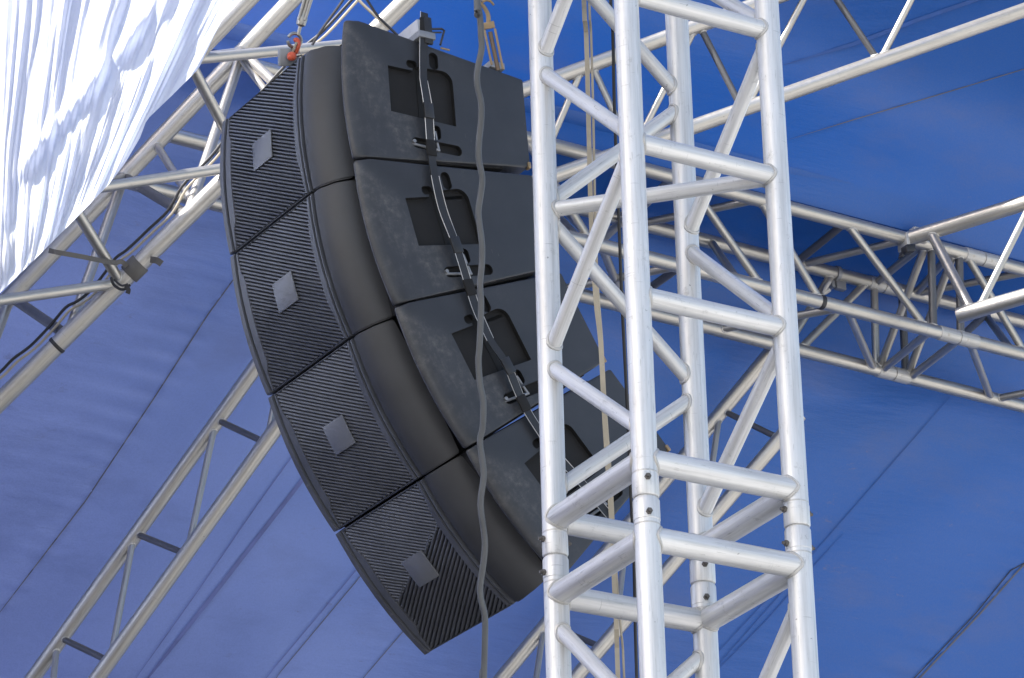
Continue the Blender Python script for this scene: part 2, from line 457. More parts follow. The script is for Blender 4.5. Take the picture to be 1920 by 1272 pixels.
def bulge(bm, amt=.0165):
    for z in (-.03, -.075, -.125, -.176, -.227, -.277, -.322):
        bmesh.ops.bisect_plane(bm, geom=bm.verts[:] + bm.edges[:] + bm.faces[:], plane_co=(0, 0, z), plane_no=(0, 0, 1), dist=1e-5)
    for v in bm.verts:
        u = (v.co.z + HF / 2) / (HF / 2); w_ = max(0, min(1, (.30 - v.co.y) / .2))
        v.co.y -= amt * (1 - u * u) * w_
def extr(bm, poly, x0, x1):
    """poly in side view (b, t); extruded from local x0 to x1"""
    A_ = [bm.verts.new((x0, b, -t)) for b, t in poly]; B_ = [bm.verts.new((x1, b, -t)) for b, t in poly]
    n = len(poly)
    bm.faces.new(A_); bm.faces.new(B_[::-1])
    for i in range(n): bm.faces.new((A_[i], B_[i], B_[(i + 1) % n], A_[(i + 1) % n]))
def rrect(b0, b1, t0, t1, r, n=6, corners=(1, 1, 1, 1)):
    out = []
    cs = [(b1 - r, t0 + r, -90, corners[0]), (b1 - r, t1 - r, 0, corners[1]), (b0 + r, t1 - r, 90, corners[2]), (b0 + r, t0 + r, 180, corners[3])]
    sq = [(b1, t0), (b1, t1), (b0, t1), (b0, t0)]
    for (cx, cy, a0, on), s in zip(cs, sq):
        if not on: out.append(s); continue
        for i in range(n + 1):
            a = rad(a0 + 90 * i / n); out.append((cx + r * math.cos(a), cy + r * math.sin(a)))
    return out
def boolean(o, cutters, mat_in):
    me0 = o.data
    me0.materials.append(mat_in)
    for c in cutters:
        md = o.modifiers.new('b', 'BOOLEAN'); md.operation = 'DIFFERENCE'; md.solver = 'EXACT'; md.object = c
        try: md.material_mode = 'TRANSFER'
        except Exception: pass
    dg = bpy.context.evaluated_depsgraph_get(); dg.update()
    ev = o.evaluated_get(dg); me = bpy.data.meshes.new_from_object(ev)
    o.modifiers.clear(); o.data = me
    for c in cutters:
        d = c.data; bpy.data.objects.remove(c); bpy.data.meshes.remove(d)
    for p in me.polygons: p.use_smooth = True
    me.set_sharp_from_angle(angle=rad(32))
OUT = [(WD, DP), (WD, .028), (WD - .002, .016), (WD - .007, .007), (WD - .016, .012), (WD - .02, .03), (.21, .03), (.19, .034), (.165, .042), (.14, .058), (.12, .085), (.1, .1), (.062, .1),
       (.05, .07), (.042, .050), (.036, .030), (.030, .014), (.0235, .0055), (.0175, .0035), (.0115, .0055), (.0068, .011), (.0034, .0195), (.0012, .031), (0, .046), (0, DP)]
def make_cab():
    root = thing('loudspeaker', '', 'loudspeaker', group='loudspeaker cabinets of the hanging array')
    bm = bmesh.new()
    f1, f2 = prism(bm, OUT, zt, zb)
    es = list(f1.edges) + list(f2.edges)
    bmesh.ops.bevel(bm, geom=es, offset=.0055, segments=3, affect='EDGES', profile=.5)
    bulge(bm)
    body = link_bm('cabinet', bm, CAB, root, 32)
    cut = []
    def cutter(poly, depth, x1=.03):
        b_ = bmesh.new(); extr(b_, poly, -depth, x1); cut.append(link_bm('cut', b_, INNER, None, None))
    big = [(.100, .104), (.165, .104), (.168, .092)] + rrect(.168, .272, .088, .224, .028, 6, (1, 0, 0, 0))[:7] + [(.272, .224), (.100, .219)]
    cutter(big, .085)
    cutter(rrect(.212, .236, .046, .089, .0115), .03)
    cutter(rrect(.150, .178, .078, .098, .009), .03)
    cutter(rrect(.150, .282, .2725, .2985, .0125), .035)
    cutter(rrect(.207, .229, .232, .268, .0105), .035)
    boolean(body, cut, INNER)
    bm = bmesh.new(); prism(bm, [(.56, .40), (.56, .06), (.012, .06), (.012, .40)], lambda b: zt(b) + G * 1.2, lambda b: zb(b) - G * 1.2)
    link_bm('spacer', bm, BACKING, root)
    bm = bmesh.new(); prism(bm, [(.56, .06), (.56, .016), (.13, .07), (.1, .12), (.06, .12), (.02, .06)], lambda b: zt(b) + G * 1.2, lambda b: zb(b) - G * 1.2)
    link_bm('spacer', bm, BACKING, root)
    # inside of the handle
    bm = bmesh.new()
    add_box(bm, Vector((-.045, .186, -.158)), X3, Y3, Z3, .034, .005, .062)
    add_box(bm, Vector((-.028, .262, -.160)), X3, Y3, Z3, .004, .003, .055)
    add_box(bm, Vector((-.030, .225, -.105)), X3, Y3, Z3, .018, .038, .004)
    link_bm('handle', bm, INNER, root)
    bm = bmesh.new()
    add_box(bm, Vector((-.004, DP - .002, -.285)), X3, Y3, Z3, .008, .004, .008, .002)
    link_bm('rear_latch', bm, BRONZE, root)
    # latch pins
    bm = bmesh.new()
    add_tube(bm, Vector((-.006, .152, -.287)), Vector((-.006, .226, -.291)), .0035, 8)
    add_tube(bm, Vector((-.006, .224, -.292)), Vector((-.006, .217, -.245)), .0032, 8)
    add_tube(bm, Vector((-.01, .155, -.284)), Vector((.004, .155, -.284)), .0045, 10)
    link_bm('latch', bm, BRACKET, root)
    # horn cover: the smooth curved panel
    prof = [(.107, .073), (.113, .056), (.125, .038), (.140, .025), (.157, .0135), (.174, .0065), (.190, .0025), (.1955, .0035), (.196, .03), (.175, .034), (.15, .05), (.13, .075), (.115, .09)]
    bm = bmesh.new()
    g1 = .0022
    f1, f2 = prism(bm, prof, lambda b: zt(b) + .0006, lambda b: zb(b) - .0006)
    bmesh.ops.bevel(bm, geom=list(f1.edges) + list(f2.edges), offset=.003, segments=2, affect='EDGES')
    bulge(bm); link_bm('horn_cover', bm, HORN, root, 40)
    # grille: backing, frame strips, ribs
    bm = bmesh.new(); prism(bm, [(.566, .0125), (.205, .0125), (.205, .028), (.566, .028)], lambda b: zt(b) - .002, lambda b: zb(b) + .002)
    bulge(bm); bk = link_bm('grille_backing', bm, BACKING, root)
    # right strip (double lip) and left strip, wider in the middle
    def strip(name, pts, b0, b1, mat=GRILLE):
        bm = bmesh.new()
        A_ = [bm.verts.new((-a, b0, -t)) for a, t in pts]; B_ = [bm.verts.new((-a, b1, -t)) for a, t in pts]
        n = len(pts); f = bm.faces.new(A_); bm.faces.new(B_[::-1])
        for i in range(n): bm.faces.new((A_[i], B_[i], B_[(i + 1) % n], A_[(i + 1) % n]))
        bmesh.ops.bevel(bm, geom=list(f.edges), offset=.0018, segments=2, affect='EDGES')
        bulge(bm); return link_bm(name, bm, mat, root, 40)
    strip('grille_frame', [(.2015, .004), (.2095, .004), (.2095, .348), (.2015, .348)], -.0005, .02)
    strip('grille_frame', [(.2135, .004), (.2245, .004), (.2245, .060), (.2345, .075), (.2345, .265), (.2245, .282), (.2245, .348), (.2135, .348)], -.001, .02)
    strip('grille_frame', [(.5485, .006), (.5440, .060), (.5290, .078), (.5290, .285), (.5440, .300), (.5485, .348), (.5565, .348), (.5565, .006)], -.001, .02)
    strip('grille_frame', [(.5595, .003), (.5595, .349), (.5790, .349), (.5790, .003)], -.004, .02)
    strip('grille_frame', [(.2150, .0035), (.5560, .0035), (.5560, .0068), (.2150, .0068)], -.0005, .012)
    strip('grille_frame', [(.2150, .3452), (.5560, .3452), (.5560, .3487), (.2150, .3487)], -.0005, .012)
    bm = bmesh.new()
    add_box(bm, Vector((-.378, -.0014, -.171)), X3, Y3, Z3, .0435, .0014, .0355, .0006)
    bulge(bm); link_bm('badge', bm, BADGE, root)
    return root
def ribs(root, kind):
    """one mesh of raised ribs across the grille"""
    bm = bmesh.new()
    a0, a1, t0, t1 = .2265, .5465, .007, .345
    def clip(p, q):
        # clip the segment (a,t) to the grille field
        d = (q[0] - p[0], q[1] - p[1]); lo, hi = 0, 1
        for pp, dd, mn, mx in ((p[0], d[0], a0, a1), (p[1], d[1], t0, t1)):
            if abs(dd) < 1e-9:
                if pp < mn or pp > mx: return None
                continue
            u, v = (mn - pp) / dd, (mx - pp) / dd
            if u > v: u, v = v, u
            lo, hi = max(lo, u), min(hi, v)
        if hi - lo < .01: return None
        return (p[0] + d[0] * lo, p[1] + d[1] * lo), (p[0] + d[0] * hi, p[1] + d[1] * hi)
    def rib(p, q, hw):
        d = Vector((-(q[0] - p[0]), 0, -(q[1] - p[1]))).normalized(); s = Vector((d.z, 0, -d.x))
        P = Vector((-p[0], 0, -p[1])); Q = Vector((-q[0], 0, -q[1]))
        cs = [(-hw, .012), (-hw * .9, .003), (-hw * .3, .0004), (hw * .3, .0004), (hw * .9, .003), (hw, .012)]
        A_ = [bm.verts.new(P + s * u + Vector((0, v, 0))) for u, v in cs]
        B_ = [bm.verts.new(Q + s * u + Vector((0, v, 0))) for u, v in cs]
        for i in range(5): bm.faces.new((A_[i], B_[i], B_[i + 1], A_[i + 1]))
        bm.faces.new(A_[::-1]); bm.faces.new(B_)
    pitch, hw = .0094, .0035
    if kind == 0:
        sl = .53
        t = t0 - .2
        while t < t1 + .02:
            sg = clip((a1, t), (a0, t + (a1 - a0) * sl))
            if sg: rib(sg[0], sg[1], hw)
            t += pitch
    else:
        # the direction of the ribs changes along a line falling to the left
        sl = .53
        def cut(sg, keep):
            (pa, pt), (qa, qt) = sg
            jj = .005 * -keep
            F = lambda a, t: t - (.105 + jj + (a - .23) * .34)
            fp, fq = F(pa, pt), F(qa, qt)
            if keep * fp < 0 and keep * fq < 0: return None
            if fp * fq < 0:
                k = fp / (fp - fq); m_ = (pa + (qa - pa) * k, pt + (qt - pt) * k)
                return (sg[0], m_) if keep * fp > 0 else (m_, sg[1])
            return sg
        t = t0 - .2
        while t < t1 + .02:
            sg = clip((a1, t), (a0, t + (a1 - a0) * sl))
            if sg: sg = cut(sg, -1)
            if sg and abs(sg[0][0] - sg[1][0]) > .008: rib(sg[0], sg[1], hw)
            t += pitch
        t = t0 - .2
        while t < t1 + .02:
            sg = clip((a0, t), (a1, t + (a1 - a0) * sl))
            if sg: sg = cut(sg, 1)
            if sg and abs(sg[0][0] - sg[1][0]) > .008: rib(sg[0], sg[1], hw * 1.05)
            t += pitch * 1.25
    bulge(bm); return link_bm('grille_ribs', bm, GRILLE, root, 50)
proto = make_cab()
labels = ['topmost speaker of the hanging array, with the lifting hardware on it',
          'second speaker from the top of the hanging array',
          'third speaker from the top of the hanging array, just above the lowest',
          'lowest speaker of the hanging array, tilted steeply down']
pos = Vector((-.3547, 6.9999, 5.619))
cabs = []
protos = {}
for k in range(4):
    b = rad(PIT[k])
    fd = -rv * math.cos(b) - Z3 * math.sin(b); dn = -Z3 * math.cos(b) + rv * math.sin(b)
    if k == 0: o = proto
    else:
        o = proto.copy(); COL.objects.link(o)
        for ch in list(proto.children):
            if ch.name.startswith('grille_ribs'): continue
            c = ch.copy(); COL.objects.link(c); c.parent = o
            for gch in ch.children:
                d = gch.copy(); COL.objects.link(d); d.parent = c
    o['label'] = labels[k]
    m = Matrix.Identity(4)
    for i in range(3):
        m[i][0] = -wv[i]; m[i][1] = -fd[i]; m[i][2] = -dn[i]; m[i][3] = pos[i]
    o.matrix_world = m
    cabs.append((pos.copy(), fd, dn, m))
    pos = pos + dn * HF
    ribs(o, 1 if k == 3 else 0)

def cabpt(k, a, b, t): return cabs[k][3] @ Vector((-a, b, -t))

# rigging strap along the side of the array
spts = [(0, .200, -.045), (0, .197, -.01), (0, .190, .06), (0, .184, .13), (0, .187, .21), (0, .190, .30), (1, .186, .06), (1, .182, .14), (1, .186, .23), (1, .194, .33),
        (2, .184, .08), (2, .180, .15), (2, .186, .22), (2, .183, .31), (3, .179, .06), (3, .176, .13), (3, .182, .21), (3, .195, .31)]
P = [cabpt(k, -.013 - (.006 if .2 < t < .3 else 0), b, t) for k, b, t in spts]
ST = thing('rigging_strap', 'narrow black rigging strap with bare edges hanging down the side of the speakers', 'strap', P[0])
bm = bmesh.new(); add_path(bm, P, .01, flat=(.0095, .0016, -wv), smooth=5); place(link_bm('strap', bm, STRAP, ST), P[0])
for s in (-1, 1):
    Q = []
    for i, p in enumerate(P):
        d = (P[min(i + 1, len(P) - 1)] - P[max(i - 1, 0)]).normalized()
        Q.append(p + d.cross(-wv).normalized() * s * .0106 - wv * (.0012 + .0010 * math.sin(i * 2.3 + s)))
    for j in range(0, len(Q) - 2, 3):
        seg = Q[j:j + 3] + ([Q[j + 3]] if j + 3 < len(Q) and j % 2 == 0 else [])
        if s == -1 and j < 3: continue
        bm = bmesh.new(); add_path(bm, seg, .0009, 6, smooth=5); place(link_bm('bare_edge', bm, EDGE, ST), P[0])
for i in (1, 4, 5, 8, 9, 12, 13):
    bm = bmesh.new(); d = (P[i + 1] - P[i - 1]).normalized(); s = d.cross(-wv).normalized()
    add_box(bm, P[i] - wv * .002, s, d, -wv, .0125, .019, .0028, .001); place(link_bm('buckle', bm, BACKING if i % 2 else STRAP, ST), P[0])

# rigging frame on the top cabinet
def tp(a, b, up): return cabs[0][3] @ Vector((-a, b, -b * TH + up))
X0 = Vector([-cabs[0][3][i][0] for i in range(3)]); Y0 = Vector([cabs[0][3][i][1] for i in range(3)]); Z0 = Vector([cabs[0][3][i][2] for i in range(3)])
base = tp(.3, .2, .01)
RF = thing('lifting_frame', 'grey steel rigging frame bolted to the top of the highest speaker', 'rigging frame', base)
def rf(name, bm, mat=BRACKET): return place(link_bm(name, bm, mat, RF), base)
bm = bmesh.new(); add_box(bm, tp(.10, .200, .012), X0, Y0, Z0, .120, .022, .008, .001); rf('cross_bar', bm)
bm = bmesh.new(); add_box(bm, tp(.234, .26, .018), X0, Y0, Z0, .02, .04, .012, .001); rf('cross_bar', bm)
bm = bmesh.new(); add_box(bm, tp(.10, .40, .012), X0, Y0, Z0, .1, .02, .008, .001); rf('cross_bar', bm)
c = px2w(543, 108, 8.34)
bm = bmesh.new(); add_box(bm, c, (RT * .98 + FW * .3).normalized(), UP, (FW * .98 - RT * .3).normalized(), .0235, .021, .0035, .0008)
add_box(bm, c - (RT * .98 + FW * .3).normalized() * .0235, (RT * .5 - FW * .85).normalized(), UP, RT, .004, .021, .0028, .0005); rf('side_plate', bm)
# top plate and handle on the right
bm = bmesh.new()
add_box(bm, tp(.03, .188, .026), X0, Y0, Z0, .045, .010, .022, .001); rf('end_plate', bm, mat_alu('bracket_light', (.5, .5, .5), .5, .45, .6))
bm = bmesh.new()
add_box(bm, tp(-.014, .205, .026), X0, Y0, Z0, .004, .0105, .034, .001); rf('end_plate', bm, STRAP)
h = [tp(-.012, .225, .030), tp(-.012, .250, .036)]
bm = bmesh.new(); add_path(bm, [tp(-.012, .213, .034), tp(-.012, .245, .046), tp(-.012, .252, .044), tp(-.012, .238, .002)], .0028, 8, smooth=1); add_path(bm, [tp(-.012, .215, .026), tp(-.012, .243, .036)], .0022, 8, smooth=1); rf('handle', bm, STRAP)
bm = bmesh.new(); add_path(bm, [tp(-.01, .24, -.004), tp(-.012, .262, -.003)], .0024, 8, smooth=1); rf('pin', bm, BRONZE)

# hardware, left: shackle, hook eye and turnbuckle to the beam above
zc = 8.34
def pc(x, y, z=zc): return px2w(x, y, z)
base = pc(548, 112)
SH = thing('shackle', 'small red and bare metal shackle at the left corner of the top speaker', 'shackle', base)
bm = bmesh.new(); add_path(bm, [pc(551, 108, 8.335), pc(556, 96, 8.33), pc(560, 84, 8.33), pc(557, 75, 8.335), pc(553, 76, 8.34)], .0054, 10, smooth=4); place(link_bm('bow', bm, RED, SH), base)
bm = bmesh.new(); add_path(bm, [pc(549, 98, 8.325), pc(552, 90, 8.322), pc(556, 80, 8.325)], .0030, 8, smooth=3); place(link_bm('pin', bm, ROPE, SH), base)
bm = bmesh.new()
bmesh.ops.create_uvsphere(bm, u_segments=16, v_segments=12, radius=.0115)
for v in bm.verts: v.co = Vector((v.co.x, v.co.y * .8, v.co.z)) + pc(547, 106, 8.32) - base
link_bm('pin_head', bm, RED, SH)
bm = bmesh.new(); add_tube(bm, pc(540, 109, 8.325), pc(566, 102, 8.325), .0042, 10); place(link_bm('pin', bm, STEEL, SH), base)
base = pc(556, 80)
TB = thing('turnbuckle', 'steel turnbuckle with a round eye hanging above the left corner of the top speaker', 'turnbuckle', base)
ring = []
for k in range(17):
    a = rad(-80 + 330 * k / 16); ring.append(pc(552 + 12.5 * math.sin(a + .3), 76 - 12.5 * math.cos(a + .3) * 1.05, 8.34 + .01 * math.sin(a)))
bm = bmesh.new(); add_path(bm, ring, .0042, 10, smooth=2); place(link_bm('eye', bm, STEEL, TB), base)
bm = bmesh.new(); add_tube(bm, pc(559, 66), pc(563, 50), .0042, 12); place(link_bm('rod', bm, STEEL, TB), base)
d = pc(563, 50); e2 = pc(580, -12)
bm = bmesh.new(); L = (e2 - d).length
add_tube(bm, d, e2, .01, 16, [(0, .006), (.004, .0115), (.02, .0125), (.026, .0095), (L * .5, .0088), (L, .0085)]); place(link_bm('sleeve', bm, STEEL, TB), base)
for s in (-1, 1):
    bm = bmesh.new(); add_tube(bm, pc(566 + s * 6, 38, 8.33), pc(581 + s * 7, -14, 8.33), .0038, 10); place(link_bm('side_bar', bm, STEEL, TB), base)
bm = bmesh.new(); topz = pc(580, -12); add_tube(bm, topz, topz + (topz - d).normalized() * 0.05 + Z3 * 1.2, .006, 10); place(link_bm('rod', bm, STEEL, TB), base)

# hardware, right: brass turnbuckle with hook
zc2 = 8.16
base = px2w(928, 118, zc2)
TB2 = thing('turnbuckle', 'brown brass open-frame turnbuckle above the right corner of the top speaker', 'turnbuckle', base)
def p2(x, y, z=zc2): return px2w(x, y, z)
for (x0, y0, x1, y1) in ((908, 55, 922, 122), (928, 54, 943, 130)):
    bm = bmesh.new(); d = (p2(x1, y1) - p2(x0, y0)).normalized()
    m_ = (p2(x0, y0) + p2(x1, y1)) / 2; add_box(bm, m_, d, d.cross(FW).normalized(), FW, (p2(x1, y1) - p2(x0, y0)).length / 2, .0026, .005, .0008)
    place(link_bm('side_bar', bm, BRONZE, TB2), base)
bm = bmesh.new(); d = (p2(943, 130) - p2(928, 54)).normalized(); add_box(bm, p2(917, 48), d, d.cross(FW).normalized(), FW, .008, .013, .007, .002); place(link_bm('collar', bm, BRONZE, TB2), base)
bm = bmesh.new(); add_tube(bm, p2(919, 60), p2(934, 132), .0050, 12); place(link_bm('rod', bm, mat_alu('rod_rusty', (.20, .15, .11), .5, .5, .5), TB2), base)
bm = bmesh.new(); add_path(bm, [p2(916, 44), p2(915, 28), p2(908, 14), p2(900, 4), p2(897, -8)], lambda t: .0058 - .002 * t, 10, smooth=4); place(link_bm('hook', bm, BRONZE, TB2), base)
bm = bmesh.new(); add_path(bm, [p2(904, 3), p2(912, 0), p2(920, 3), p2(926, 10)], lambda t: .0045 - .002 * t, 10, smooth=4); place(link_bm('hook', bm, BRONZE, TB2), base)
bm = bmesh.new(); add_tube(bm, p2(898, -6), p2(898, -6) + Z3 * 1.6, .005, 10); place(link_bm('rod', bm, STEEL, TB2), base)

# lifting beam over the array, carried by the tower
base = Vector((-.1, 7.25, 7.2))
bm = bmesh.new(); add_tube(bm, LEG['A'] + Z3 * 7.2 - Vector((.0, 0, 0)), Vector((-1.6, 7.68, 7.2)), .045, 20)
lb = place(link_bm('lifting_beam', bm, ALU), Vector((0, 0, 0)))
tag(lb, 'horizontal aluminium beam running left from the tower above the speakers', 'beam')

# ---------------------------------------------------------------- cables and ropes
cab = [(893, -60), (895, 0), (900, 33), (902, 67), (903, 93), (895, 133), (895, 160), (902, 193), (902, 227), (898, 267), (898, 300), (904, 333), (902, 360), (897, 393), (898, 412), (902, 443), (904, 467), (903, 500), (900, 533), (902, 567), (901, 607), (899, 650), (897, 677), (900, 720), (906, 753), (905, 800), (900, 830), (907, 888), (901, 946), (909, 1012), (907, 1051), (900, 1109), (909, 1155), (909, 1205), (907, 1272), (905, 1340)]
pts = [px2w(x, y, 7.72) for x, y in cab]
pts = [pts[0] + Z3 * 1.3] + pts + [pts[-1] - Z3 * 1.0]
bm = bmesh.new(); add_path(bm, pts, .0070, 12, smooth=4)
o = link_bm('power_cable', bm, CABLE); tag(o, 'thick grey cable hanging in slight waves in front of the speakers', 'cable')
def vline(name, xs, zc, r, mat, label, cat, flat=None):
    pts = [px2w(x, y, zc) for x, y in xs]
    pts = [pts[0] + Z3 * 1.0] + pts + [pts[-1] - Z3 * 1.0]
    bm = bmesh.new(); add_path(bm, pts, r, 8, smooth=3, flat=flat)
    o = link_bm(name, bm, mat); tag(o, label, cat); return o
vline('rope', [(1093, -40), (1099, 60), (1103, 200), (1108, 400), (1117, 560), (1126, 640), (1132, 760), (1139, 870), (1147, 985), (1152, 1100), (1156, 1180), (1160, 1310)], 7.86, .0045, ROPE, 'beige rope hanging behind the tower, the one nearer the speakers', 'rope', (.0052, .0015, FW))
vline('rope', [(1103, -40), (1108, 60), (1112, 200), (1116, 400), (1121, 540), (1129, 640), (1136, 770), (1146, 900), (1152, 1010), (1158, 1110), (1165, 1190), (1172, 1310)], 7.9, .0028, ROPE, 'thin beige rope hanging behind the tower between a flat rope and a black cable', 'rope')
vline('black_cable', [(1143, -40), (1149, 60), (1152, 200), (1160, 400), (1166, 560), (1172, 680), (1178, 800), (1183, 930), (1189, 1060), (1195, 1310)], 7.9, .0038, BLACK, 'straight black cable hanging just behind the front left tube of the tower', 'cable')

# ---------------------------------------------------------------- roof trusses
def truss(name, label, chords, braces, r, rb, base, collars=()):
    t = thing(name, label, 'truss', base, group='aluminium trusses of the stage roof')
    for k, (a, b) in chords.items():
        bm = bmesh.new(); add_tube(bm, a, b, r, 24); place(link_bm('chord', bm, ALU2, t), base)
    for br in braces:
        k1, x1, y1, k2, x2, y2 = br[:6]
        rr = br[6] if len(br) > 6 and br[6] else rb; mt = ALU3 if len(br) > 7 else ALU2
        a = onchord(chords[k1], x1, y1); b = onchord(chords[k2], x2, y2)
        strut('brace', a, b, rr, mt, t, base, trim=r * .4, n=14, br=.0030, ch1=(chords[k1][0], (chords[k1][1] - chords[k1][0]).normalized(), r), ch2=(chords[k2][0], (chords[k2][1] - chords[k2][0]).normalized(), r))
    for k, x, y, l, f in collars:
        a = onchord(chords[k], x, y); d = (chords[k][1] - chords[k][0]).normalized()
        bm = bmesh.new(); R_ = r * f
        add_tube(bm, a - d * l, a + d * l, R_, 24, [(0, r * .98), (.003, R_), (l * .96, R_), (l * .97, r * .96), (l * 1.03, r * .96), (l * 1.04, R_), (2 * l - .003, R_), (2 * l, r * .98)])
        place(link_bm('coupler', bm, WELD, t), base)
        for s in (-1, 1):
            bm = bmesh.new(); nrm = -FW; p = a + d * s * l * .5 + nrm * R_ * .9
            add_tube(bm, p, p + nrm * .008, .0065, 6); place(link_bm('bolt', bm, STEEL, t), base)
    return t
# R: the level truss running across
uR = Vector((math.cos(rad(32)), math.sin(rad(32)), 0))
A0 = px2w(1400, 368, 12.9); zA = A0.z; zC = zA - .345
A1 = on_z(448, 117, zA); A2 = on_z(1990, 525, zA)
RB_ = (on_z(700, 292, zA), on_z(1990, 622, zA))
RC_ = (on_z(302, 249, zC), on_z(1990, 683, zC))
RD_ = (on_z(235, 340, zC), on_z(1990, 780, zC))
RCH = {'A': (A1, A2), 'B': RB_, 'C': RC_, 'D': RD_}
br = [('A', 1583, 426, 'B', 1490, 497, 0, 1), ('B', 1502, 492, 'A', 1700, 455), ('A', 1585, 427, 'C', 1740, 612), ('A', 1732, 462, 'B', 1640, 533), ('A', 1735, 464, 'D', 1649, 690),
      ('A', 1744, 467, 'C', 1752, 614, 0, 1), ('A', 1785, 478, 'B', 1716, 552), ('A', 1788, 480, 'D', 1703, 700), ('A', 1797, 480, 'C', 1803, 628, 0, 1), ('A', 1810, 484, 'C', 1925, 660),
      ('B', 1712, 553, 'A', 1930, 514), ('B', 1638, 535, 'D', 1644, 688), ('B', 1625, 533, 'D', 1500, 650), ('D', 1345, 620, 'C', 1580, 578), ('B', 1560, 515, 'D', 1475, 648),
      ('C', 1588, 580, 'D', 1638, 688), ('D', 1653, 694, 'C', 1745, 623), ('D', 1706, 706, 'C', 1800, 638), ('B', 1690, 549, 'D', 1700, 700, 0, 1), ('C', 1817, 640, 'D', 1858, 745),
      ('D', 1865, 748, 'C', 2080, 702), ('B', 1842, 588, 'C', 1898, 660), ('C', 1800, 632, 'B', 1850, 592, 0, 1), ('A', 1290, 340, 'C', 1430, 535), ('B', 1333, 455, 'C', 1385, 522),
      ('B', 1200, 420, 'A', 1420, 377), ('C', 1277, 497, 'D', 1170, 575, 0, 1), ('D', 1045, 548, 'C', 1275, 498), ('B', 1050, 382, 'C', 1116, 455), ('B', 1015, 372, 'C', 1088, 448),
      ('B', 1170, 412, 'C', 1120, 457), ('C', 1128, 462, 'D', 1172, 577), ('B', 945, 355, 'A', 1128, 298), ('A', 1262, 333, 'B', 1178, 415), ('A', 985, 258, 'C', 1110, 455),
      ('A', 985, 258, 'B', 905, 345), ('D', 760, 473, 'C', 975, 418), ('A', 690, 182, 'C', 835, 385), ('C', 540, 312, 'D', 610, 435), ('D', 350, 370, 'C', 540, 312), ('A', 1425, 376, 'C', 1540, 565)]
truss('roof_truss', 'long level box truss crossing behind the speakers and tower to the right edge', RCH, br, .0255, .0150, A0,
      [('A', 1840, 488, .085, 1.10), ('C', 1795, 633, .09, 1.08), ('D', 1675, 696, .075, 1.10), ('B', 1655, 538, .07, 1.1)])
# L: rafter truss by the drape
LCH = {'a': (px2w(-120, 872, 11.0), px2w(785, -22, 11.0)), 'b': (px2w(-10, 588, 11.5), px2w(640, -98, 11.5)), 'c': (px2w(-110, 592, 10.7), px2w(560, -100, 10.7))}
br = [('c', 354, 112, 'a', 660, 60), ('c', 354, 113, 'a', 450, 300), ('b', 456, 100, 'a', 345, 400), ('b', 232, 333, 'a', 125, 622), ('b', 235, 335, 'a', 350, 402, 0, 1), ('c', 112, 365, 'a', 440, 305),
      ('c', 128, 365, 'a', 224, 528), ('c', -92, 582, 'a', 222, 527), ('b', 18, 555, 'a', 122, 625, 0, 1), ('b', 18, 555, 'a', -85, 836), ('c', -95, 582, 'a', -10, 765), ('b', 456, 100, 'a', 560, 200),
      ('b', 232, 333, 'c', 112, 365), ('b', 456, 100, 'c', 354, 112), ('b', 290, 268, 'a', 350, 372, .013), ('b', 450, 108, 'a', 522, 205, .012)]
truss('roof_truss', 'sloping truss at the upper left climbing along the edge of the white drape', LCH, br, .0285, .0170, px2w(233, 533, 11.0))
# M and N: ladder trusses on the tarp
MCH = {'a': (px2w(-10, 1372, 12.40), px2w(668, 425, 12.32)), 'b': (px2w(112, 1370, 12.12), px2w(760, 464, 12.06))}
br = [('a', 408, 788, 'b', 500, 832, 0, 1), ('a', 258, 1003, 'b', 350, 1040, 0, 1), ('a', 115, 1197, 'b', 205, 1240, 0, 1), ('a', 402, 793, 'b', 352, 1035), ('a', 252, 1010, 'b', 206, 1236), ('a', 105, 1208, 'b', 80, 1400), ('a', 548, 590, 'b', 645, 620, 0, 1), ('a', 543, 598, 'b', 503, 826)]
truss('roof_truss', 'ladder truss at the lower left running up behind the lowest speakers', MCH, br, .0265, .0115, px2w(258, 1003, 12.4))
NCH = {'a': (px2w(868, 1360, 13.12), px2w(1462, 640, 13.30)), 'b': (px2w(1000, 1364, 12.85), px2w(1500, 778, 13.08))}
br = [('a', 1355, 770, 'b', 1462, 823, 0, 1), ('a', 1350, 778, 'b', 1320, 990), ('a', 1180, 980, 'b', 1280, 1036, 0, 1), ('a', 1175, 985, 'b', 1155, 1182), ('a', 1022, 1168, 'b', 1128, 1214, 0, 1), ('a', 1018, 1175, 'b', 990, 1375)]
truss('roof_truss', 'ladder truss at the bottom running up behind the tower to the level truss', NCH, br, .0265, .0115, px2w(1175, 985, 13.4))
# P: rafter truss at upper right
PCH = {'a': (px2w(900, 199, 12.33), px2w(1900, -168, 12.80)), 'b': (px2w(960, 358, 12.28), px2w(2010, -12, 12.80))}
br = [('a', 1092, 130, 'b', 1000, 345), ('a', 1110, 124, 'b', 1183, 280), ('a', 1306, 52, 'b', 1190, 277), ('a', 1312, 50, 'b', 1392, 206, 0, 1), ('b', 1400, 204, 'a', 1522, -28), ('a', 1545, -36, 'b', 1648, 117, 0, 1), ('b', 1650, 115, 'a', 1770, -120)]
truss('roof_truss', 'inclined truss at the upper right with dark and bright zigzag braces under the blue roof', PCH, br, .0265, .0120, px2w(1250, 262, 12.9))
# Q: rafter truss leaving the node at right
QCH = {'a': (px2w(1706, 447, 13.24), px2w(2010, 354, 13.05)), 'b': (px2w(1797, 592, 12.95), px2w(2010, 530, 12.75))}
br = [('a', 1745, 436, 'b', 1822, 584, .0195), ('a', 1937, 380, 'b', 1834, 580, .0135)]
t = truss('roof_truss', 'short inclined truss at the right edge meeting the level truss at a corner', QCH, br, .0285, .015, px2w(1745, 436, 13.2))
